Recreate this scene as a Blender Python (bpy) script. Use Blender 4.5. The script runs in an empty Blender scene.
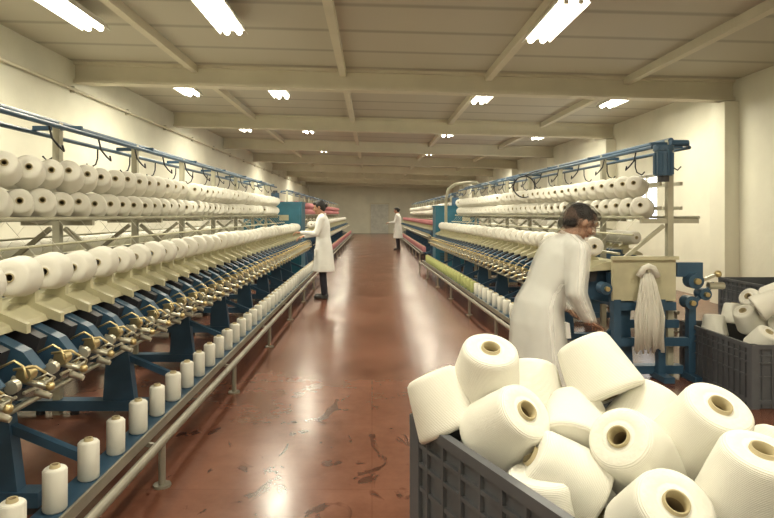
import bpy, bmesh, math, random
from mathutils import Vector, Matrix
random.seed(7)
S=bpy.context.scene
C=bpy.context.collection
try:
    S.view_settings.view_transform='Standard'
except Exception: pass
S.view_settings.exposure=0.0

# ------------------------------------------------------------ materials
def new_mat(name):
    m=bpy.data.materials.new(name); m.use_nodes=True
    nt=m.node_tree; return m,nt,nt.nodes['Principled BSDF']
def mat(name,col,rough=.5,metal=0.0,var=.12,vscale=6,bump=0.0,bscale=60,spec=None,alpha=1.0,coat=0):
    m,nt,b=new_mat(name)
    b.inputs['Roughness'].default_value=rough
    b.inputs['Metallic'].default_value=metal
    if spec is not None: b.inputs['Specular IOR Level'].default_value=spec
    tc=nt.nodes.new('ShaderNodeTexCoord')
    n=nt.nodes.new('ShaderNodeTexNoise'); n.inputs['Scale'].default_value=vscale; n.inputs['Detail'].default_value=4
    nt.links.new(tc.outputs['Object'],n.inputs['Vector'])
    r=nt.nodes.new('ShaderNodeValToRGB')
    r.color_ramp.elements[0].position=.3; r.color_ramp.elements[1].position=.7
    r.color_ramp.elements[0].color=(*[c*(1-var) for c in col],1)
    r.color_ramp.elements[1].color=(*[min(1,c*(1+var)) for c in col],1)
    nt.links.new(n.outputs['Fac'],r.inputs['Fac']); nt.links.new(r.outputs['Color'],b.inputs['Base Color'])
    if bump>0:
        n2=nt.nodes.new('ShaderNodeTexNoise'); n2.inputs['Scale'].default_value=bscale
        nt.links.new(tc.outputs['Object'],n2.inputs['Vector'])
        bp=nt.nodes.new('ShaderNodeBump'); bp.inputs['Strength'].default_value=bump; bp.inputs['Distance'].default_value=.01
        nt.links.new(n2.outputs['Fac'],bp.inputs['Height']); nt.links.new(bp.outputs['Normal'],b.inputs['Normal'])
    if alpha<1: b.inputs['Alpha'].default_value=alpha
    return m
def yarn_mat(name,col,scale=90):
    m,nt,b=new_mat(name); b.inputs['Roughness'].default_value=.85
    b.inputs['Specular IOR Level'].default_value=.2
    tc=nt.nodes.new('ShaderNodeTexCoord')
    w=nt.nodes.new('ShaderNodeTexWave'); w.bands_direction='Z'; w.inputs['Scale'].default_value=scale
    w.inputs['Distortion'].default_value=1.5; w.inputs['Detail'].default_value=2
    nt.links.new(tc.outputs['Object'],w.inputs['Vector'])
    r=nt.nodes.new('ShaderNodeValToRGB')
    r.color_ramp.elements[0].color=(*[c*.86 for c in col],1); r.color_ramp.elements[1].color=(*col,1)
    nt.links.new(w.outputs['Fac'],r.inputs['Fac']); nt.links.new(r.outputs['Color'],b.inputs['Base Color'])
    bp=nt.nodes.new('ShaderNodeBump'); bp.inputs['Strength'].default_value=.45; bp.inputs['Distance'].default_value=.002
    nt.links.new(w.outputs['Fac'],bp.inputs['Height']); nt.links.new(bp.outputs['Normal'],b.inputs['Normal'])
    return m
def emit_mat(name,col,st):
    m=bpy.data.materials.new(name); m.use_nodes=True; nt=m.node_tree; nt.nodes.clear()
    e=nt.nodes.new('ShaderNodeEmission'); e.inputs['Color'].default_value=(*col,1); e.inputs['Strength'].default_value=st
    o=nt.nodes.new('ShaderNodeOutputMaterial'); nt.links.new(e.outputs[0],o.inputs[0]); return m

M_blue=mat('blue_paint',(.035,.085,.145),.4)
M_blue2=mat('blue_cabinet_paint',(.03,.15,.22),.45)
M_cream=mat('cream_enamel',(.52,.49,.33),.45)
M_creamd=mat('cream_post_paint',(.42,.40,.30),.5)
M_steel=mat('steel',(.58,.56,.46),.35,.75)
M_dark=mat('dark_metal',(.03,.03,.035),.5)
M_brass=mat('brass',(.62,.5,.26),.35,.85)
M_guard=mat('guard_pipe_paint',(.26,.24,.19),.4,.3)
M_yarn=yarn_mat('yarn_white',(.85,.83,.74))
M_yarnp=yarn_mat('yarn_pink',(.55,.24,.25))
M_yarny=yarn_mat('yarn_lime',(.55,.58,.24))
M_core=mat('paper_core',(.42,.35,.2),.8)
M_corei=mat('paper_core_shade',(.24,.18,.10),.9)  # darker copy of the core paper: shade inside the hole put into the colour
M_wall=mat('wall_plaster',(.75,.73,.61),.8,var=.07,vscale=1.2,bump=.2,bscale=14)
M_beam=mat('beam_paint',(.66,.62,.49),.6,var=.05,vscale=2)
M_crate=mat('crate_plastic',(.09,.095,.105),.45,var=.15)
M_coat=mat('coat_cotton',(.80,.80,.76),.85,bump=.5,bscale=9,var=.06)
M_trous=mat('trouser_cloth',(.02,.02,.03),.8)
M_skin=mat('skin',(.46,.25,.16),.55,var=.06)
M_hair=mat('hair',(.012,.010,.010),.6)
M_shoe=mat('shoe_leather',(.015,.013,.012),.4)
M_lip=mat('lips',(.3,.08,.07),.5)
M_eye=mat('eye',(.7,.68,.62),.3)
M_black=mat('black_rubber',(.01,.01,.012),.5)
M_lampw=mat('lamp_housing',(.85,.84,.78),.5)
M_tube=emit_mat('fluorescent_tube',(1,.95,.78),24)

# floor material
def floor_mat():
    m,nt,b=new_mat('floor_red_concrete'); L=nt.links
    tc=nt.nodes.new('ShaderNodeTexCoord')
    n=nt.nodes.new('ShaderNodeTexNoise'); n.inputs['Scale'].default_value=.8; n.inputs['Detail'].default_value=9; n.inputs['Roughness'].default_value=.7
    L.new(tc.outputs['Object'],n.inputs['Vector'])
    r=nt.nodes.new('ShaderNodeValToRGB'); e=r.color_ramp.elements
    e[0].position=.32; e[0].color=(.10,.037,.022,1); e[1].position=.7; e[1].color=(.225,.092,.056,1)
    L.new(n.outputs['Fac'],r.inputs['Fac'])
    mp=nt.nodes.new('ShaderNodeMapping'); mp.inputs['Scale'].default_value=(1.5,.8,1); L.new(tc.outputs['Object'],mp.inputs['Vector'])
    n2=nt.nodes.new('ShaderNodeTexNoise'); n2.inputs['Scale'].default_value=2.8; n2.inputs['Detail'].default_value=7; n2.inputs['Distortion'].default_value=1.6
    L.new(mp.outputs['Vector'],n2.inputs['Vector'])
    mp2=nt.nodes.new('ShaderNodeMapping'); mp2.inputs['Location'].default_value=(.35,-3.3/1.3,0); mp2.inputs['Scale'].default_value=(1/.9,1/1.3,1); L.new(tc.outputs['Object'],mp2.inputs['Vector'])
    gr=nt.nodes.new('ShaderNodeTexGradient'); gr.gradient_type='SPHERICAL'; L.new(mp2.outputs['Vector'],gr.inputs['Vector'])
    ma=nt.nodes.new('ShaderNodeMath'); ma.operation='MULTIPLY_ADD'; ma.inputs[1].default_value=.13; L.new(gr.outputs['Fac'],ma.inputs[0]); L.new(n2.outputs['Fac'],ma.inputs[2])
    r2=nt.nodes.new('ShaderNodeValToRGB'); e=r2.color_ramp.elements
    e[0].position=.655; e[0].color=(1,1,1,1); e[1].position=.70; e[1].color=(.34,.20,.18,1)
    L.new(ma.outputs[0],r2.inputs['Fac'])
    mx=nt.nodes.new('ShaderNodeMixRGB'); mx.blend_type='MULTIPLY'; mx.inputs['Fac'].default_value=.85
    L.new(r.outputs['Color'],mx.inputs['Color1']); L.new(r2.outputs['Color'],mx.inputs['Color2'])
    bt=nt.nodes.new('ShaderNodeTexBrick'); bt.offset=0; bt.inputs['Scale'].default_value=1; bt.inputs['Brick Width'].default_value=3.2; bt.inputs['Row Height'].default_value=3.0
    bt.inputs['Mortar Size'].default_value=.005
    bt.inputs['Color1'].default_value=(1,1,1,1); bt.inputs['Color2'].default_value=(1,1,1,1); bt.inputs['Mortar'].default_value=(.85,.8,.75,1)
    L.new(tc.outputs['Object'],bt.inputs['Vector'])
    mx2=nt.nodes.new('ShaderNodeMixRGB'); mx2.blend_type='MULTIPLY'; mx2.inputs['Fac'].default_value=.6
    L.new(mx.outputs['Color'],mx2.inputs['Color1']); L.new(bt.outputs['Color'],mx2.inputs['Color2'])
    L.new(mx2.outputs['Color'],b.inputs['Base Color'])
    rr=nt.nodes.new('ShaderNodeMapRange'); rr.inputs['To Min'].default_value=.12; rr.inputs['To Max'].default_value=.33
    L.new(n.outputs['Fac'],rr.inputs['Value']); L.new(rr.outputs['Result'],b.inputs['Roughness'])
    bp=nt.nodes.new('ShaderNodeBump'); bp.inputs['Strength'].default_value=.10; bp.inputs['Distance'].default_value=.01
    L.new(n2.outputs['Fac'],bp.inputs['Height']); L.new(bp.outputs['Normal'],b.inputs['Normal'])
    return m
M_floor=floor_mat()
def ceil_mat():
    m,nt,b=new_mat('ceiling_panels'); L=nt.links; b.inputs['Roughness'].default_value=.6
    tc=nt.nodes.new('ShaderNodeTexCoord')
    w=nt.nodes.new('ShaderNodeTexWave'); w.bands_direction='Y'; w.inputs['Scale'].default_value=.35
    L.new(tc.outputs['Object'],w.inputs['Vector'])
    r=nt.nodes.new('ShaderNodeValToRGB'); e=r.color_ramp.elements
    e[0].position=.0; e[0].color=(.36,.34,.27,1); e[1].position=.06; e[1].color=(.53,.505,.41,1)
    L.new(w.outputs['Fac'],r.inputs['Fac']); L.new(r.outputs['Color'],b.inputs['Base Color'])
    bp=nt.nodes.new('ShaderNodeBump'); bp.inputs['Strength'].default_value=.3
    L.new(r.outputs['Color'],bp.inputs['Height']); L.new(bp.outputs['Normal'],b.inputs['Normal'])
    return m
M_ceil=ceil_mat()

# ------------------------------------------------------------ mesh builder
def frame_from(d):
    d=Vector(d).normalized()
    a=Vector((0,0,1)) if abs(d.z)<.95 else Vector((1,0,0))
    x=a.cross(d).normalized(); y=d.cross(x)
    return x,y,d
def axis_matrix(loc,axis):
    x,y,d=frame_from(axis)
    return Matrix(((x.x,y.x,d.x,loc[0]),(x.y,y.y,d.y,loc[1]),(x.z,y.z,d.z,loc[2]),(0,0,0,1)))
class MB:
    def __init__(s): s.v=[];s.f=[];s.m=[];s.s=[];s.mats=[]
    def mi(s,m):
        if m not in s.mats: s.mats.append(m)
        return s.mats.index(m)
    def add(s,vs,fs,m,smooth=False,M=None):
        o=len(s.v)
        if M is not None: vs=[M@Vector(v) for v in vs]
        s.v.extend([tuple(v) for v in vs]); k=s.mi(m)
        for f in fs:
            s.f.append(tuple(i+o for i in f)); s.m.append(k); s.s.append(smooth)
    def box(s,c,d,m,M=None):
        x,y,z=[a/2 for a in d]
        vs=[Vector((c[0]+i*x,c[1]+j*y,c[2]+k*z)) for i in(-1,1) for j in(-1,1) for k in(-1,1)]
        s.add(vs,[(0,1,3,2),(4,6,7,5),(0,4,5,1),(2,3,7,6),(0,2,6,4),(1,5,7,3)],m,False,M)
    def bar(s,p0,p1,w,h,m):
        p0=Vector(p0);p1=Vector(p1);x,y,d=frame_from(p1-p0)
        vs=[p+x*(i*w/2)+y*(j*h/2) for p in(p0,p1) for i,j in((-1,-1),(1,-1),(1,1),(-1,1))]
        s.add(vs,[(3,2,1,0),(4,5,6,7),(0,1,5,4),(1,2,6,5),(2,3,7,6),(3,0,4,7)],m)
    def prism(s,pts,y0,y1,m,sx=1):
        n=len(pts)
        vs=[(sx*a,y0,b) for a,b in pts]+[(sx*a,y1,b) for a,b in pts]
        fs=[tuple(range(n)),tuple(range(2*n-1,n-1,-1))]+[(i,i+n,(i+1)%n+n,(i+1)%n) for i in range(n)]
        s.add(vs,fs,m)
    def cyl(s,p0,p1,r0,m,r1=None,seg=10,caps=True):
        if r1 is None:r1=r0
        p0=Vector(p0);p1=Vector(p1);x,y,d=frame_from(p1-p0)
        vs=[]
        for p,r in((p0,r0),(p1,r1)):
            for i in range(seg):
                a=2*math.pi*i/seg; vs.append(p+x*(r*math.cos(a))+y*(r*math.sin(a)))
        s.add(vs,[(i,(i+1)%seg,(i+1)%seg+seg,i+seg) for i in range(seg)],m,True)
        if caps: s.add(vs,[tuple(range(seg-1,-1,-1)),tuple(range(seg,2*seg))],m,False)
    def tube(s,pts,r,m,seg=6):
        pts=[Vector(p) for p in pts]; vs=[]; n=len(pts); px=None
        for k,p in enumerate(pts):
            d=(pts[min(k+1,n-1)]-pts[max(k-1,0)]).normalized()
            if px is None: x,y,_=frame_from(d)
            else:
                x=(px-d*px.dot(d)); x=x.normalized() if x.length>1e-5 else frame_from(d)[0]
                y=d.cross(x)
            px=x
            for i in range(seg):
                a=2*math.pi*i/seg; vs.append(p+x*(r*math.cos(a))+y*(r*math.sin(a)))
        fs=[(k*seg+i,k*seg+(i+1)%seg,(k+1)*seg+(i+1)%seg,(k+1)*seg+i) for k in range(n-1) for i in range(seg)]
        fs+=[tuple(range(seg-1,-1,-1)),tuple(range((n-1)*seg,n*seg))]
        s.add(vs,fs,m,True)
    def lathe(s,prof,M,seg=20,close=True):
        n=len(prof)
        vs=[(r*math.cos(2*math.pi*i/seg),r*math.sin(2*math.pi*i/seg),z) for r,z,_ in prof for i in range(seg)]
        vs=[M@Vector(v) for v in vs]; o=len(s.v); s.v.extend([tuple(v) for v in vs])
        for k in range(n if close else n-1):
            kk=(k+1)%n; mi=s.mi(prof[k][2])
            for i in range(seg):
                j=(i+1)%seg
                s.f.append((o+k*seg+i,o+k*seg+j,o+kk*seg+j,o+kk*seg+i)); s.m.append(mi); s.s.append(True)
    def ell(s,c,r,m,seg=14,rings=9,M=None):
        vs=[];fs=[]
        for k in range(1,rings):
            t=math.pi*k/rings
            for i in range(seg):
                a=2*math.pi*i/seg; vs.append(Vector((c[0]+r[0]*math.sin(t)*math.cos(a),c[1]+r[1]*math.sin(t)*math.sin(a),c[2]+r[2]*math.cos(t))))
        T=len(vs); vs.append(Vector((c[0],c[1],c[2]+r[2]))); vs.append(Vector((c[0],c[1],c[2]-r[2])))
        for k in range(rings-2):
            for i in range(seg): fs.append((k*seg+i,(k+1)*seg+i,(k+1)*seg+(i+1)%seg,k*seg+(i+1)%seg))
        for i in range(seg):
            fs.append((T,i,(i+1)%seg)); fs.append((T+1,(rings-2)*seg+(i+1)%seg,(rings-2)*seg+i))
        s.add(vs,fs,m,True,M)
    def cap(s,p0,p1,r0,r1,m,seg=12):
        s.cyl(p0,p1,r0,m,r1,seg); s.ell(p0,(r0,)*3,m,seg,8); s.ell(p1,(r1,)*3,m,seg,8)
    def warp(s,fn): s.v=[tuple(fn(Vector(v))) for v in s.v]
    def build(s,name,parent=None,loc=(0,0,0),recalc=True):
        me=bpy.data.meshes.new(name); me.from_pydata(s.v,[],s.f)
        for m in s.mats: me.materials.append(m)
        me.polygons.foreach_set('material_index',s.m); me.polygons.foreach_set('use_smooth',s.s)
        if recalc:
            bm=bmesh.new(); bm.from_mesh(me); bmesh.ops.recalc_face_normals(bm,faces=bm.faces); bm.to_mesh(me); bm.free()
        me.update()
        o=bpy.data.objects.new(name,me); C.objects.link(o); o.location=loc
        if parent: o.parent=parent
        return o
def empty(name,loc=(0,0,0),rz=0):
    e=bpy.data.objects.new(name,None); C.objects.link(e); e.location=loc; e.rotation_euler=(0,0,rz); e.empty_display_size=.2
    return e

# ------------------------------------------------------------ room shell
XL,XR,YB,YF=-4.6,5.6,-4.0,43.0
def HZ(x): return 3.75-.0275*(x+4.6)
b=MB(); b.box(((XL+XR)/2,(YB+YF)/2,-.05),(XR-XL+.6,YF-YB+.6,.1),M_floor)
fo=b.build('floor')
def slopebox(b,x0,x1,y0,y1,d0,d1,m):
    vs=[]
    for x in(x0,x1):
        for y in(y0,y1):
            for d in(d0,d1): vs.append((x,y,HZ(x)-d))
    b.add(vs,[(0,1,3,2),(4,6,7,5),(0,4,5,1),(2,3,7,6),(0,2,6,4),(1,5,7,3)],m)
b=MB(); slopebox(b,XL-.3,XR+.3,YB-.3,YF+.3,0,-.12,M_ceil); b.build('ceiling')
b=MB(); b.box((XL-.15,(YB+YF)/2,1.9),(.3,YF-YB+.6,3.8),M_wall); b.build('wall_left')
wins=[(11.6,12.9),(13.5,14.8),(15.4,16.7),(17.3,18.6)]
b=MB(); z0,z1=1.25,2.2
def rb(y0,y1,za,zb): b.box((XR+.15,(y0+y1)/2,(za+zb)/2),(.3,y1-y0,zb-za),M_wall)
rb(YB-.3,YF+.3,0,z0); rb(YB-.3,YF+.3,z1,3.5)
ys=[YB-.3]+[v for w in wins for v in w]+[YF+.3]
for i in range(0,len(ys),2): rb(ys[i],ys[i+1],z0,z1)
b.build('wall_right')
for i,(ya,yb) in enumerate(wins):
    b=MB(); x=XR+.12
    for y in(ya+.025,(ya+yb)/2,yb-.025): b.box((x,y,(z0+z1)/2),(.05,.05,z1-z0),M_beam)
    for z in(z0+.025,z1-.025): b.box((x,(ya+yb)/2,z),(.05,yb-ya,.05),M_beam)
    b.build('window_%d'%(i+1))
b=MB(); b.box(((XL+XR)/2,YF+.15,1.8),(XR-XL,.3,3.6),M_wall); b.build('wall_far')
b=MB(); b.box(((XL+XR)/2,YB-.15,1.8),(XR-XL,.3,3.6),M_wall); b.build('wall_back')
b=MB(); dy=YF-.055
b.box((.55,dy,1.05),(1.3,.05,2.1),mat('door_paint',(.6,.6,.54),.5))
for x in(-.13,1.23): b.box((x,dy,1.08),(.07,.09,2.16),M_beam)
b.box((.55,dy,2.17),(1.43,.09,.08),M_beam); b.cyl((.1,dy-.07,1.0),(.22,dy-.07,1.0),.015,M_steel); b.cyl((.1,dy-.07,1.0),(.1,dy-.02,1.0),.012,M_steel)
b.build('door_1')
BY=[.1+4.55*k for k in range(0,10)]
for k,y in enumerate(BY):
    b=MB()
    slopebox(b,XL,XR,y-.11,y+.11,.32,.275,M_beam); slopebox(b,XL,XR,y-.05,y+.05,.28,.03,M_beam); slopebox(b,XL,XR,y-.11,y+.11,.04,0,M_beam)
    b.build('ceiling_beam_%d'%(k+1))  # flanged roof beams crossing the hall under the ceiling
b=MB()
for x in(-2.75,-.45,1.8,3.95):
    slopebox(b,x-.05,x+.05,YB,YF,.11,0,M_beam)
b.build('ceiling_purlins')
b=MB()
for y in BY:
    b.box((XR-.11,y,1.56),(.22,.4,3.12),M_wall)
b.build('wall_right_pilasters')
b=MB()
b.tube([(XL+.05,YB+.2,3.30),(XL+.05,YF-.2,3.30)],.025,M_beam)
for y in range(-3,42,2): b.box((XL+.03,y,3.30),(.06,.03,.10),M_creamd)
b.build('wall_conduit')

# fluorescent lamps
LROW=[6.2,10.0,14.55,19.1,23.65,28.2,32.75,37.3]
def lamp(x,y,power=54):
    e=empty('fluorescent_ceiling_lamp',(x,y,HZ(x)-.02))
    b=MB(); b.box((0,0,-.10),(.24,1.3,.05),M_lampw)
    for sy in(-.45,.45): b.cyl((0,sy,0),(0,sy,-.08),.012,M_lampw)
    for sx in(-1,1):
        b.prism([(.12,-.10),(.125,-.10),(.165,-.165),(.158,-.165)],-.65,.65,M_lampw,sx)
        for sy in(-1,1): b.box((sx*.07,sy*.63,-.14),(.04,.03,.06),M_lampw)
    b.build('housing',e)
    b=MB()
    for sx in(-1,1): b.cyl((sx*.07,-.61,-.15),(sx*.07,.61,-.15),.032,M_tube)
    b.build('tubes',e)
    ld=bpy.data.lights.new('lamp_glow','AREA'); ld.shape='RECTANGLE'; ld.size=.24; ld.size_y=1.2; ld.energy=power; ld.color=(1,.93,.73)
    lo=bpy.data.objects.new('lamp_light',ld); C.objects.link(lo); lo.parent=e; lo.location=(0,0,-.184)
for r,y in enumerate(LROW):
    for x in(-3.2,-1.6,1.9,4.2):
        if r==0 and x==4.2: continue
        if r>=2 and (r%2==1) and x in(-3.2,4.2): continue
        lamp(x,y)
for x in(-2.4,.5,3.0): lamp(x,1.6,54); lamp(x,-2.4,38)

# ------------------------------------------------------------ yarn cones
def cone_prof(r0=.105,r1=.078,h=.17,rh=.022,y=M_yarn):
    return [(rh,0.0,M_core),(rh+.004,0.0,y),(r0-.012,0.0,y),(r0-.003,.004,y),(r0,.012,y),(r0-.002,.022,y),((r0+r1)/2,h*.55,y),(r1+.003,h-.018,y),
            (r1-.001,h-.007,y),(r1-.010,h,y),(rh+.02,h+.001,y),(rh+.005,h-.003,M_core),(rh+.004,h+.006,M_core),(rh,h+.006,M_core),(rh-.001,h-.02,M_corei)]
def tube_prof(r=.046,h=.165,y=M_yarn):
    return [(.013,0,M_core),(.014,0,y),(r-.008,0,y),(r,.008,y),(r,h-.008,y),(r-.008,h,y),(.02,h,M_core),(.018,h+.012,M_core),(.012,h+.012,M_corei),(.012,h-.03,M_corei)]

# ------------------------------------------------------------ machine
def machine(name,cx,y0,length,rz=0,detail=True,yc=M_yarn,yt=M_yarn,ypk=M_yarn,tub=lambda w:M_yarn,skip=0.0):
    E=empty(name,(cx,y0,0),rz)
    f=MB(); L=length
    npost=int(L/1.35)+1
    for i in range(npost):
        y=min(i*1.35+.03,L-.03)
        f.box((0,y,1.02),(.05,.05,2.04),M_creamd)
        f.box((0,y,1.34),(.5,.035,.04),M_creamd)
        f.box((0,y,2.0),(.34,.03,.03),M_blue)
        xr=.65 if y>=skip else .1
        f.box(((xr-.65)/2,y,.07),(.65+xr,.09,.07),M_blue)
        f.box(((xr*.7-.45)/2,y,.46),(.45+xr*.7,.06,.07),M_blue)
        for sx in(-1,1):
            if sx==1 and y<skip: continue
            f.prism([(.33,.1),(.55,.1),(.50,.5),(.54,.9),(.30,.9),(.36,.5)],y-.035,y+.035,M_blue,sx)
            f.cyl((sx*.6,y,0),(sx*.6,y,.06),.035,M_dark); f.cyl((sx*.12,y,0),(sx*.12,y,.06),.03,M_dark)
            f.bar((sx*.05,y,1.3),(sx*.42,y,1.0),.03,.03,M_creamd)
            f.bar((sx*.44,y,.42),(sx*.93,y,.22),.04,.04,M_blue)
    f.cyl((0,0,2.03),(0,L,2.03),.024,M_blue); f.cyl((.16,0,1.97),(.16,L,1.97),.016,M_blue); f.cyl((-.16,0,1.97),(-.16,L,1.97),.016,M_blue)
    for sx in(-1,1):
        a=skip if sx==1 else 0; mid=(a+L)/2; LL=L-a
        f.box((sx*.40,mid,.90),(.12,LL,.16),M_blue)
        f.box((sx*.42,mid,.64),(.07,LL,.10),M_blue)
        f.prism([(.44,1.0),(.59,.985),(.69,.935),(.70,.91),(.44,.93)],a,L,M_cream,sx)
        f.cyl((sx*.45,a,1.06),(sx*.45,L,1.06),.012,M_steel); f.cyl((sx*.24,0,1.37),(sx*.24,L,1.37),.014,M_creamd)
        f.cyl((sx*.33,a,1.22),(sx*.33,L,1.22),.008,M_cream)
        f.box((sx*.09,L/2,1.45),(.02,L,.03),M_creamd); f.box((sx*.09,L/2,1.66),(.02,L,.03),M_creamd)
        f.box((sx*.98,mid,.245),(.13,LL,.03),M_blue); f.box((sx*1.045,mid,.25),(.012,LL,.05),M_guard)
        f.cyl((sx*.70,a,.58),(sx*.70,L,.58),.014,M_steel)
        f.cyl((sx*1.12,a,.23),(sx*1.12,L,.23),.022,M_guard)
        n=int(LL/1.55)
        for i in range(n+1):
            y=a+.05+i*(LL-.1)/max(n,1)
            f.cyl((sx*1.12,y,0.012),(sx*1.12,y,.23),.018,M_guard); f.cyl((sx*1.12,y,0),(sx*1.12,y,.012),.045,M_guard)
            f.bar((sx*1.12,y,.2),(sx*.98,y,.23),.02,.02,M_guard)
    if detail:
        y=.3
        while y<L-.1:
            for sx in(-1,1):
                f.tube([(sx*.16,y,1.96),(sx*.17,y+.02,1.88),(sx*.2,y+.05,1.83),(sx*.24,y+.03,1.80),(sx*.25,y-.01,1.83)],.007,M_black,5)
            y+=.675
    f.build('machine_frame',E)
    n=int((L-.1)/.27); sg=18 if detail else 10
    u=MB()
    for i in range(n):
        y=.06+i*.27
        for sx in(-1,1):
            if sx==1 and y<skip: continue
            u.prism([(.44,.965),(.60,.945),(.80,.845),(.86,.77),(.80,.69),(.62,.65),(.44,.62)],y+.095,y+.16,M_blue,sx)
            u.prism([(.60,.90),(.68,.90),(.76,.86),(.74,.80),(.62,.82)],y+.02,y+.08,M_dark,sx)
            u.prism([(.55,1.02),(.62,1.07),(.64,1.06),(.64,.99),(.76,.94),(.76,.90),(.5,.98)],y+.19,y+.22,M_cream,sx)
            u.cyl((sx*.84,y+.03,.77),(sx*.84,y+.08,.77),.030,M_brass,seg=10)
            u.cyl((sx*.78,y+.06,.75),(sx*.92,y+.06,.72),.013,M_steel,seg=8)
            u.cyl((sx*.87,y+.17,.76),(sx*.87,y+.20,.76),.026,M_steel,seg=10)
            u.cyl((sx*.83,y+.17,.70),(sx*.83,y+.21,.70),.018,M_cream,seg=8)
            if detail:
                u.ell((sx*.93,y+.06,.72),(.018,.018,.018),M_brass,8,6)
                u.cyl((sx*.86,y+.0,.71),(sx*.86,y+.22,.71),.007,M_steel,seg=6)
                u.tube([(sx*.8,y+.2,.82),(sx*.86,y+.21,.85),(sx*.90,y+.20,.83),(sx*.92,y+.19,.79)],.005,M_brass,5)
                u.tube([(sx*.82,y+.0,.80),(sx*.90,y+.01,.81),(sx*.93,y+.03,.78),(sx*.90,y+.05,.75)],.006,M_brass,5)
                u.cyl((sx*.84,y+.12,.68),(sx*.9,y+.12,.66),.018,M_steel,.012,seg=8)
                u.box((sx*.79,y+.05,.69),(.06,.05,.035),M_dark)
                u.tube([(sx*.90,y+.01,.76),(sx*.94,y+.02,.78),(sx*.95,y+.05,.76),(sx*.93,y+.07,.73)],.004,M_steel,5)
                u.tube([(sx*.24,y+.06,1.37),(sx*.5,y+.08,1.06)],.0015,M_yarn,4)
    u.build('winding_heads',E)
    t=MB()
    for i in range(n):
        y=.06+i*.27
        for sx in(-1,1):
            if sx==1 and y<skip: continue
            t.lathe(tube_prof(.044+random.uniform(-.003,.003),.165,tub(y)),Matrix.Translation((sx*.98,y,.26)),14 if detail else 8)
    t.build('yarn_tubes',E)
    p=MB()
    for i in range(n):
        y=.06+i*.27
        for sx in(-1,1):
            if sx==1 and y<skip: continue
            r=.092+random.uniform(-.006,.004)
            p.lathe(cone_prof(r,r-.014,.19,.016,ypk),axis_matrix((sx*.59,y+.175,1.02+r),(sx*.28,-1,.06)),sg)
    p.build('wound_packages',E)
    c=MB(); sp=.226; n2=int((L-.15)/sp)
    for i in range(n2):
        for row,z in((0,1.46),(1,1.655)):
            for sx in(-1,1):
                y=.12+i*sp+(.1 if row else 0)
                if random.random()<.03 or (sx==1 and y<skip*.5): continue
                ax=Vector((sx*(.55+random.uniform(-.1,.1)),-.8,.22+random.uniform(-.08,.08))).normalized()
                r=random.choice((.105,.105,.1,.095))
                c.lathe(cone_prof(r,r*.72,.165,.015,yc),axis_matrix(Vector((sx*.2,y,z))-ax*.08,ax),sg)
    c.build('creel_cones',E)
    return E
machine('yarn_winding_machine',-2.2,1.4,11.2)
RM=machine('yarn_winding_machine',2.56,5.05,9.4,rz=math.radians(1.7),tub=lambda w:(M_yarn if w<3.4 else M_yarny),skip=1.9)
machine('yarn_winding_machine',-2.25,15.6,20,detail=False,yc=M_yarnp,ypk=M_yarn,tub=lambda w:M_yarnp)
machine('yarn_winding_machine',2.55,17.6,18,detail=False,yc=M_yarn,ypk=M_yarnp,tub=lambda w:M_yarnp)

def cabinet(x,y,w,h,d):
    b=MB(); b.box((0,0,h/2+.04),(w,d,h-.08),M_blue2); b.box((0,0,.04),(w-.06,d-.06,.08),M_dark)
    b.box((0,0,h+.0),(w+.03,d+.03,.03),M_blue2)
    for sx in(-.25,.25): b.box((sx*w,-d/2-.008,h/2+.05),(w*.44,.016,h*.8),M_blue2); b.box((sx*w*.3,-d/2-.025,h*.5),(.02,.03,.12),M_steel)
    b.box((w*.2,-d/2-.02,h*.8),(.2,.02,.12),M_cream)
    for k in range(5): b.box((-w*.25,-d/2-.018,.25+.04*k),(w*.3,.01,.015),M_dark)
    b.cyl((0,0,h+.01),(0,0,h+.22),.1,M_blue,.09,14); b.cyl((0,0,h+.2),(0,0,h+.27),.06,M_dark,.05,12)
    b.build('drive_cabinet',None,(x,y,0))
cabinet(-2.15,13.1,1.25,1.65,.7); cabinet(2.15,15.2,1.1,1.6,.7)

# right machine head end
h=MB()
h.box((-.27,-.06,.85),(.54,.03,.36),M_cream); h.box((-.27,-.085,1.03),(.56,.05,.03),M_cream)
h.box((-.24,-.04,.62),(.5,.05,.07),M_blue)
for x in(-.5,-.12,.14): h.box((x,-.05,.35),(.06,.06,.66),M_blue); h.box((x,-.08,.03),(.09,.24,.05),M_blue)
h.box((-.18,-.05,.32),(.7,.05,.07),M_blue)
h.box((.12,-.05,.93),(.22,.06,.12),M_blue)
for x,z,r in((.14,.84,.065),(.22,.73,.05),(.10,.66,.055),(-.62,.78,.05)): h.cyl((x,-.14,z),(x,-.04,z),r,M_blue,seg=18); h.cyl((x,-.17,z),(x,-.14,z),r*.4,M_brass,seg=12)
h.bar((.1,-.1,.80),(.32,-.14,.90),.025,.025,M_steel); h.ell((.32,-.14,.90),(.03,.03,.03),M_brass,10,8)
h.bar((.16,-.1,.68),(.3,-.12,.82),.03,.03,M_blue); h.cyl((.25,-.12,.80),(.38,-.12,.80),.03,M_steel)
h.cyl((-.12,-.1,1.72),(-.12,-.1,1.93),.07,M_blue,seg=18); h.cyl((-.12,-.1,1.93),(-.12,-.1,1.97),.08,M_blue,seg=18); h.cyl((-.12,-.1,1.67),(-.12,-.1,1.72),.045,M_dark,seg=14)
for k in range(12):
    a=2*math.pi*k/12; h.box((-.12+.072*math.cos(a),-.1+.072*math.sin(a),1.82),(.012,.012,.18),M_blue)
h.bar((-.17,-.05,1.97),(.06,-.05,1.97),.05,.03,M_blue); h.cyl((-.05,-.08,2.0),(.10,-.08,2.0),.025,M_blue)
h.cyl((-.27,-.16,.93),(-.27,-.06,.93),.012,M_steel)
h.build('machine_end_panel',RM)
k=MB(); hx=-.27
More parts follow.
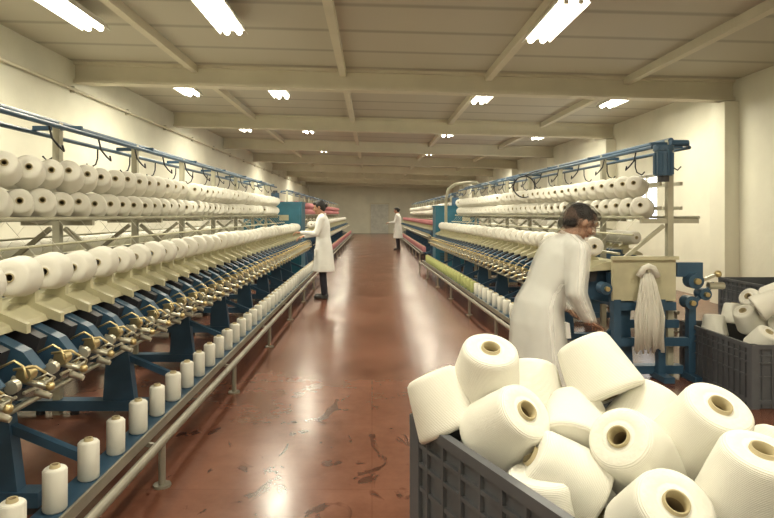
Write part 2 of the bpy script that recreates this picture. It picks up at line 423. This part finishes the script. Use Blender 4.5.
for i in range(46):
    t=i/45.0; dx=(t-.5)*.19; low=.27+random.uniform(-.03,.06)
    k.tube([(hx+dx*.3,-.12,.94),(hx+dx*.9-.02*math.copysign(1,dx),-.13-.03*random.random(),.80),(hx+dx*1.2,-.14-.04*random.random(),.55),(hx+dx*1.15+random.uniform(-.012,.012),-.14-.03*random.random(),low)],.009,M_yarn,5)
k.tube([(hx-.08,-.14,.88),(hx-.04,-.15,.95),(hx,-.15,.965),(hx+.04,-.15,.95),(hx+.08,-.14,.88)],.026,M_yarn,8)
k.build('yarn_hank',RM)
k=MB()
pts=[]
for i in range(70):
    a=i*.36; pts.append((-.34+ .15*math.cos(a),3.2+.01*math.sin(i),1.78+.15*math.sin(a)))
k.tube(pts,.008,M_black,5); k.tube([(-.34,3.2,1.93),(-.2,3.2,1.99),(0,3.2,2.0)],.01,M_black,5)
k.build('cable_coil',RM)
k=MB()
k.tube([(-.55,8.9,.05),(-.55,8.9,1.75),(-.5,8.85,1.98),(-.35,8.75,2.1),(-.1,8.5,2.12),(0,8.0,2.1)],.035,M_creamd,10)
k.build('air_duct',RM)

# ------------------------------------------------------------ crates
def crate_mesh(L,W,H,grid=.09):
    b=MB(); t=.012
    b.box((0,0,.012),(W-.04,L-.04,.024),M_crate)
    for s in(-1,1):
        b.box((s*(W/2-.02),0,H/2),(t,L-.03,H-.01),M_crate); b.box((0,s*(L/2-.02),H/2),(W-.03,t,H-.01),M_crate)
        for z,dz,o in((H-.015,.03,0),(H-.075,.012,.004),(H-.13,.012,.004),(H*.5,.012,.006),(.05,.03,.006)):
            b.box((s*(W/2-.012-o/2),0,z),(.024-o,L-.01,dz),M_crate); b.box((0,s*(L/2-.012-o/2),z),(W-.01,.024-o,dz),M_crate)
        n=int(L/grid)
        for i in range(n+1): b.box((s*(W/2-.012),-L/2+.015+i*(L-.03)/n,H/2),(.018,.009,H-.03),M_crate)
        n=int(W/grid)
        for i in range(n+1): b.box((-W/2+.015+i*(W-.03)/n,s*(L/2-.012),H/2),(.009,.018,H-.03),M_crate)
        for s2 in(-1,1): b.box((s*(W/2-.03),s2*(L/2-.03),H/2),(.055,.055,H),M_crate)
    return b
ucd=Vector((.4,-.916,0)).normalized(); vcd=Vector((.916,.4,0)).normalized(); A=Vector((.11,1.77,0))
Lc,Wc,Hc=1.0,.76,.40
cen=A+ucd*(Lc/2)+vcd*(Wc/2); ang=math.atan2(vcd.y,vcd.x)
for z in(0,.401):
    o=crate_mesh(Lc,Wc,Hc).build('plastic_crate',None,(cen.x,cen.y,z)); o.rotation_euler=(0,0,ang)
o=crate_mesh(1.0,.85,.46,.07).build('plastic_crate',None,(3.14,4.72,0))
o=crate_mesh(.9,.8,.32).build('plastic_crate',None,(4.62,6.75,0)); o=crate_mesh(.9,.8,.31).build('plastic_crate',None,(4.62,6.75,.321))

def cone_obj(me,name,parent,cpos,axis):
    o=bpy.data.objects.new(name,me); C.objects.link(o); o.parent=parent
    ax=Vector(axis).normalized(); o.matrix_local=axis_matrix(Vector(cpos)-ax*.085,ax)@Matrix.Rotation(random.uniform(0,6),4,'Z'); return o
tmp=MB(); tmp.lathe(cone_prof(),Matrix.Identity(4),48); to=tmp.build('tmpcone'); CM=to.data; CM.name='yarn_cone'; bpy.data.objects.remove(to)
PE=empty('yarn_cone_pile')
pile=[((.333,1.71,.942),(.05,-.42,.9)),((.205,1.72,.85),(-.35,.35,.8)),((.363,1.573,.837),(.42,-.6,.65)),((.475,1.76,.865),(.1,.5,.8)),
((.64,1.69,.955),(-.3,.45,.75)),((.47,1.475,.745),(-.75,.1,.5)),((.645,1.457,.812),(-.6,-.45,.6)),((.82,1.45,.872),(.12,-.5,.82)),
((.81,1.255,.825),(.08,-.28,.95)),((.62,1.255,.745),(0,-.6,.75)),((.76,1.64,.83),(.5,.3,.6)),((.55,1.61,.815),(.3,.7,.4)),((.98,1.42,.78),(.5,.2,.8)),
((.92,1.66,.76),(.3,.2,.9)),((.98,1.2,.74),(.2,0,1)),((.53,1.27,.60),(0,-.1,.9))]
for du,dv in((.42,.145),(.2,.145)):
    p=A+ucd*du+vcd*dv; pile.append(((p.x,p.y,.68),(0,0,1)))
for i,(p,a) in enumerate(pile): cone_obj(CM,'yarn_cone_%d'%(i+1),PE,p,a)
n=len(pile)
for i in range(4):
    for j in range(3):
        p=A+ucd*(.15+i*.225)+vcd*(.16+j*.22); n+=1
        cone_obj(CM,'yarn_cone_%d'%n,PE,(p.x,p.y,.515),(0,0,1))
PE2=empty('yarn_cone_pile')
q=[((2.95,4.45,.45),(.2,-.5,.8)),((3.02,4.75,.56),(-.5,-.2,.7)),((3.24,4.6,.55),(.1,-.7,.6)),((3.15,4.87,.68),(-.7,-.3,.5)),((2.9,5.0,.46),(.1,.2,.9)),((3.35,4.8,.6),(0,-.3,.9)),
((3.3,5.05,.55),(.3,0,.9)),((3.08,4.6,.70),(.7,-.3,.5)),((3.4,4.42,.45),(.2,-.3,.9)),((3.16,4.38,.43),(0,-.2,1)),((3.1,5.05,.55),(.1,.1,1)),((3.26,4.74,.76),(.3,-.6,.5))]
for i,(p,a) in enumerate(q): cone_obj(CM,'pile_cone_%d'%(i+1),PE2,p,a)
for i in range(4):
    for j in range(3): cone_obj(CM,'pile_cone_%d'%(20+i*3+j),PE2,(2.88+j*.25,4.36+i*.24,.2),(0,0,1))

# ------------------------------------------------------------ people
def remesh(o,v,sm=True):
    m=o.modifiers.new('remesh','REMESH'); m.mode='VOXEL'; m.voxel_size=v; m.use_smooth_shade=True
    if sm:
        k=o.modifiers.new('smooth','SMOOTH'); k.factor=.6; k.iterations=4
def person(name,loc,yaw,lean,Larm,Rarm,headpitch=0,female=True,coatmat=M_coat,skinmat=M_skin,hairmat=M_hair,stride=0.0,hem=.46,scale=1.0,tmat=M_trous,parent=None,face=True):
    E=empty(name,loc,yaw); E.scale=(scale,)*3
    if parent: E.parent=parent
    hp=Vector((0,0,.9))
    def W(v):
        t=max(0,min(1,(v.z-.72)/.30)); t=t*t*(3-2*t)
        Rt=Matrix.Rotation(-lean*t,3,'X'); return hp+Rt@(v-hp)
    sw=.165 if female else .18
    c=MB()
    rings=[(hem,.225,.185),(hem+.15,.215,.17),(.80,.195,.15),(.92,.18,.135),(1.03,.155,.118),(1.16,.168,.125),(1.27,.178,.122),(1.34,.155,.10),(1.39,.095,.075),(1.42,.062,.06)]
    vs=[];seg=36;nn=len(rings)
    for z,rx,ry in rings:
        amp=max(0,(.9-z))*.055
        for i in range(seg):
            a=2*math.pi*i/seg; q=1+amp*math.sin(a*7+1.3*z)
            vs.append((rx*q*math.cos(a),ry*q*math.sin(a)+stride*.15*max(0,.8-z)*math.sin(a),z))
    fs=[(k*seg+i,k*seg+(i+1)%seg,(k+1)*seg+(i+1)%seg,(k+1)*seg+i) for k in range(nn-1) for i in range(seg)]
    fs+=[tuple(range(seg-1,-1,-1)),tuple(range((nn-1)*seg,nn*seg))]
    c.add(vs,fs,coatmat,True)
    hands=[]
    for sx,arm in((-1,Larm),(1,Rarm)):
        sh=Vector((sx*sw,0,1.335)); el=Vector(arm[0]); wr=Vector(arm[1])
        c.cap(sh,el,.062,.05,coatmat); c.cap(el,wr,.05,.038,coatmat); hands.append((sx,el,wr))
    c.cap((-sw,0,1.335),(-.05,0,1.39),.06,.05,coatmat); c.cap((sw,0,1.335),(.05,0,1.39),.06,.05,coatmat)
    c.warp(W); o=c.build('coat',E); remesh(o,.014)
    if face:
        d=MB()
        for i in range(5):
            z=.75+i*.13; ry=[.158,.142,.12,.123,.124][i]; d.ell((.012,ry+.006,z),(.009,.004,.009),M_dark,8,6)
        d.tube([(-.058,-.03,1.415),(-.05,.045,1.40),(0,.088,1.33),(.05,.045,1.40),(.058,-.03,1.415),(0,-.06,1.425),(-.058,-.03,1.415)],.014,coatmat,6)
        d.tube([(-.005,.090,1.32),(-.005,.128,1.2),(-.005,.124,1.03),(-.005,.158,.8),(-.005,.185,.52)],.003,M_creamd,4)
        for sx in(-1,1): d.box((sx*.11,.135,.78),(.10,.03,.12),coatmat)
        d.warp(W); d.build('coat_details',E)
    l=MB()
    for sx in(-1,1):
        st=sx*stride
        hipj=(sx*.088,0,.86); kn=(sx*.09,.02+st*.5,.47); an=(sx*.09,st-.01,.10)
        l.cap(hipj,kn,.085,.058,tmat); l.cap(kn,an,.058,.05,tmat)
    l.ell((0,0,.88),(.15,.11,.12),tmat); o=l.build('trousers',E); remesh(o,.014)
    if face:
        l=MB()
        for sx in(-1,1):
            st=sx*stride
            l.ell((sx*.09,st-.02,.045),(.042,.06,.045),M_shoe); l.ell((sx*.095,st+.08,.035),(.045,.09,.035),M_shoe); l.box((sx*.093,st+.04,.01),(.08,.23,.02),M_shoe)
        o=l.build('shoes',E); remesh(o,.01)
    g=MB()
    for sx,el,wr in hands:
        dr=(wr-el).normalized(); side=dr.cross(Vector((0,0,1)))
        side=side.normalized() if side.length>.1 else Vector((0,1,0))
        if abs(dr.z)>.85: side=Vector((0,1,0))
        up=side.cross(dr).normalized(); curl=-up if abs(dr.z)<.85 else Vector((-sx,0,0))
        g.cap(wr-dr*.03,wr+dr*.02,.026,.025,skinmat)
        for o_ in(-.026,-.009,.009,.026): g.cap(wr+dr*.02+side*o_*.7,wr+dr*.09+side*o_,.016,.013,skinmat,8)
        for o_,ln in((-.029,.062),(-.010,.075),(.010,.080),(.029,.070)):
            p0=wr+dr*.09+side*o_; p1=p0+dr*ln*.42+curl*.012; p2=p1+dr*ln*.28+curl*.022; p3=p2+dr*ln*.12+curl*.022
            g.cap(p0,p1,.0095,.009,skinmat,8); g.cap(p1,p2,.009,.0082,skinmat,8); g.cap(p2,p3,.0082,.007,skinmat,8)
        ts=side*(1 if side.dot(Vector((-sx,0,0)))>=0 else -1)
        p0=wr+dr*.03+ts*.025; p1=p0+dr*.035+ts*.025+curl*.01; p2=p1+dr*.03+ts*.006+curl*.014
        g.cap(p0,p1,.013,.011,skinmat,8); g.cap(p1,p2,.011,.009,skinmat,8)
    g.warp(W); o=g.build('hands',E); remesh(o,.0045)
    HR=Matrix.Rotation(-headpitch,3,'X'); nk=Vector((0,.01,1.43))
    def WH(v): return W(nk+HR@(v-nk)) if v.z>1.43 else W(v)
    hd=MB(); hc=Vector((0,.02,1.545))
    hd.cap((0,-.005,1.38),(0,.005,1.47),.056,.05,skinmat)
    hd.ell(hc+Vector((0,-.008,.018)),(.074,.092,.088),skinmat,20,14)
    hd.ell(hc+Vector((0,.022,-.045)),(.056,.062,.068),skinmat,18,12)
    hd.ell(hc+Vector((0,.065,-.09)),(.025,.02,.02),skinmat)
    hd.cap(hc+Vector((0,.085,.012)),hc+Vector((0,.108,-.028)),.008,.013,skinmat,10)
    for sx in(-1,1):
        hd.ell(hc+Vector((sx*.012,.097,-.032)),(.009,.010,.008),skinmat)
        hd.ell(hc+Vector((sx*.076,-.005,-.008)),(.010,.020,.031),skinmat)
        hd.ell(hc+Vector((sx*.03,.078,.022)),(.024,.012,.008),skinmat)
        hd.ell(hc+Vector((sx*.042,.062,-.028)),(.022,.020,.02),skinmat)
    hd.ell(hc+Vector((0,.082,-.058)),(.022,.012,.010),skinmat)
    hd.warp(WH); o=hd.build('head',E); remesh(o,.006)
    if face:
        fe=MB()
        for sx in(-1,1):
            fe.ell(hc+Vector((sx*.030,.080,.003)),(.012,.009,.006),M_eye,10,8); fe.ell(hc+Vector((sx*.030,.0868,.003)),(.0055,.004,.0055),M_hair,8,6)
            fe.tube([hc+Vector((sx*.014,.092,.020)),hc+Vector((sx*.03,.092,.026)),hc+Vector((sx*.047,.08,.020))],.004,hairmat,5)
        fe.ell(hc+Vector((0,.0925,-.056)),(.019,.005,.0045),M_lip,10,6); fe.ell(hc+Vector((0,.0915,-.063)),(.015,.005,.005),M_lip,10,6)
        fe.warp(WH); fe.build('face_features',E)
    ha=MB()
    ha.ell(hc+Vector((0,-.024,.03)),(.083,.092,.094),hairmat,20,14)
    ha.ell(hc+Vector((0,.03,.075)),(.062,.058,.036),hairmat,16,10)
    ha.ell(hc+Vector((0,-.06,-.02)),(.070,.052,.075),hairmat,16,10)
    for sx in(-1,1): ha.ell(hc+Vector((sx*.068,.012,.03)),(.016,.03,.04),hairmat)
    if female: ha.ell(hc+Vector((0,-.12,-.0)),(.04,.035,.04),hairmat,14,10)
    ha.warp(WH); o=ha.build('hair',E); remesh(o,.007)
    return E
person('woman_in_lab_coat',(-.80,9.8,0),math.radians(90),.06,((-.22,.10,1.10),(-.16,.34,1.13)),((.22,.08,1.09),(.17,.33,1.06)),headpitch=.2,scale=.985)
person('woman_in_lab_coat',(1.02,23,0),math.radians(75),.05,((-.22,.08,1.09),(-.18,.30,1.08)),((.22,.02,1.07),(.23,.12,.84)),headpitch=.15)
# the near operator was moving during the exposure: a soft translucent swept figure
def soft(a,t):
    return dict(coatmat=mat('coat_cotton_'+t,(.80,.80,.76),.9,bump=.3,bscale=8,var=.05,alpha=a),skinmat=mat('skin_'+t,(.40,.24,.165),.6,alpha=a*.95),
        hairmat=mat('hair_'+t,(.02,.017,.015),.7,alpha=a),tmat=mat('trouser_'+t,(.02,.02,.03),.8,alpha=a))
arms=dict(Larm=((-.22,.10,1.10),(-.14,.28,.98)),Rarm=((.23,.08,1.07),(.2,.26,.92)))
m0=person('man_in_lab_coat',(1.02,3.62,0),math.radians(-80),.44,headpitch=.1,female=False,stride=.12,hem=.40,scale=.92,**arms,**soft(.85,'moving'))
for i,(dx,dyy,ln) in enumerate(((-.0,-.022,.425),(.0,.022,.455))):
    g=person('motion_trail_%d'%(i+1),(dx,dyy,0),0,ln,headpitch=.1,female=False,stride=.12,hem=.40,face=False,parent=m0,**arms,**soft(.35,'trail%d'%i))

# ------------------------------------------------------------ world, camera
w=bpy.data.worlds.new('sky'); S.world=w; w.use_nodes=True
bg=w.node_tree.nodes['Background']; bg.inputs[0].default_value=(.9,.95,1,1); bg.inputs[1].default_value=5.0
cd=bpy.data.cameras.new('camera'); co=bpy.data.objects.new('camera',cd); C.objects.link(co)
cd.sensor_width=36; cd.lens=590/774*36; cd.shift_x=15/774; cd.shift_y=-45/774; cd.clip_start=.05
co.location=(0,0,1.4); co.rotation_euler=(math.radians(90),0,0)
S.camera=co
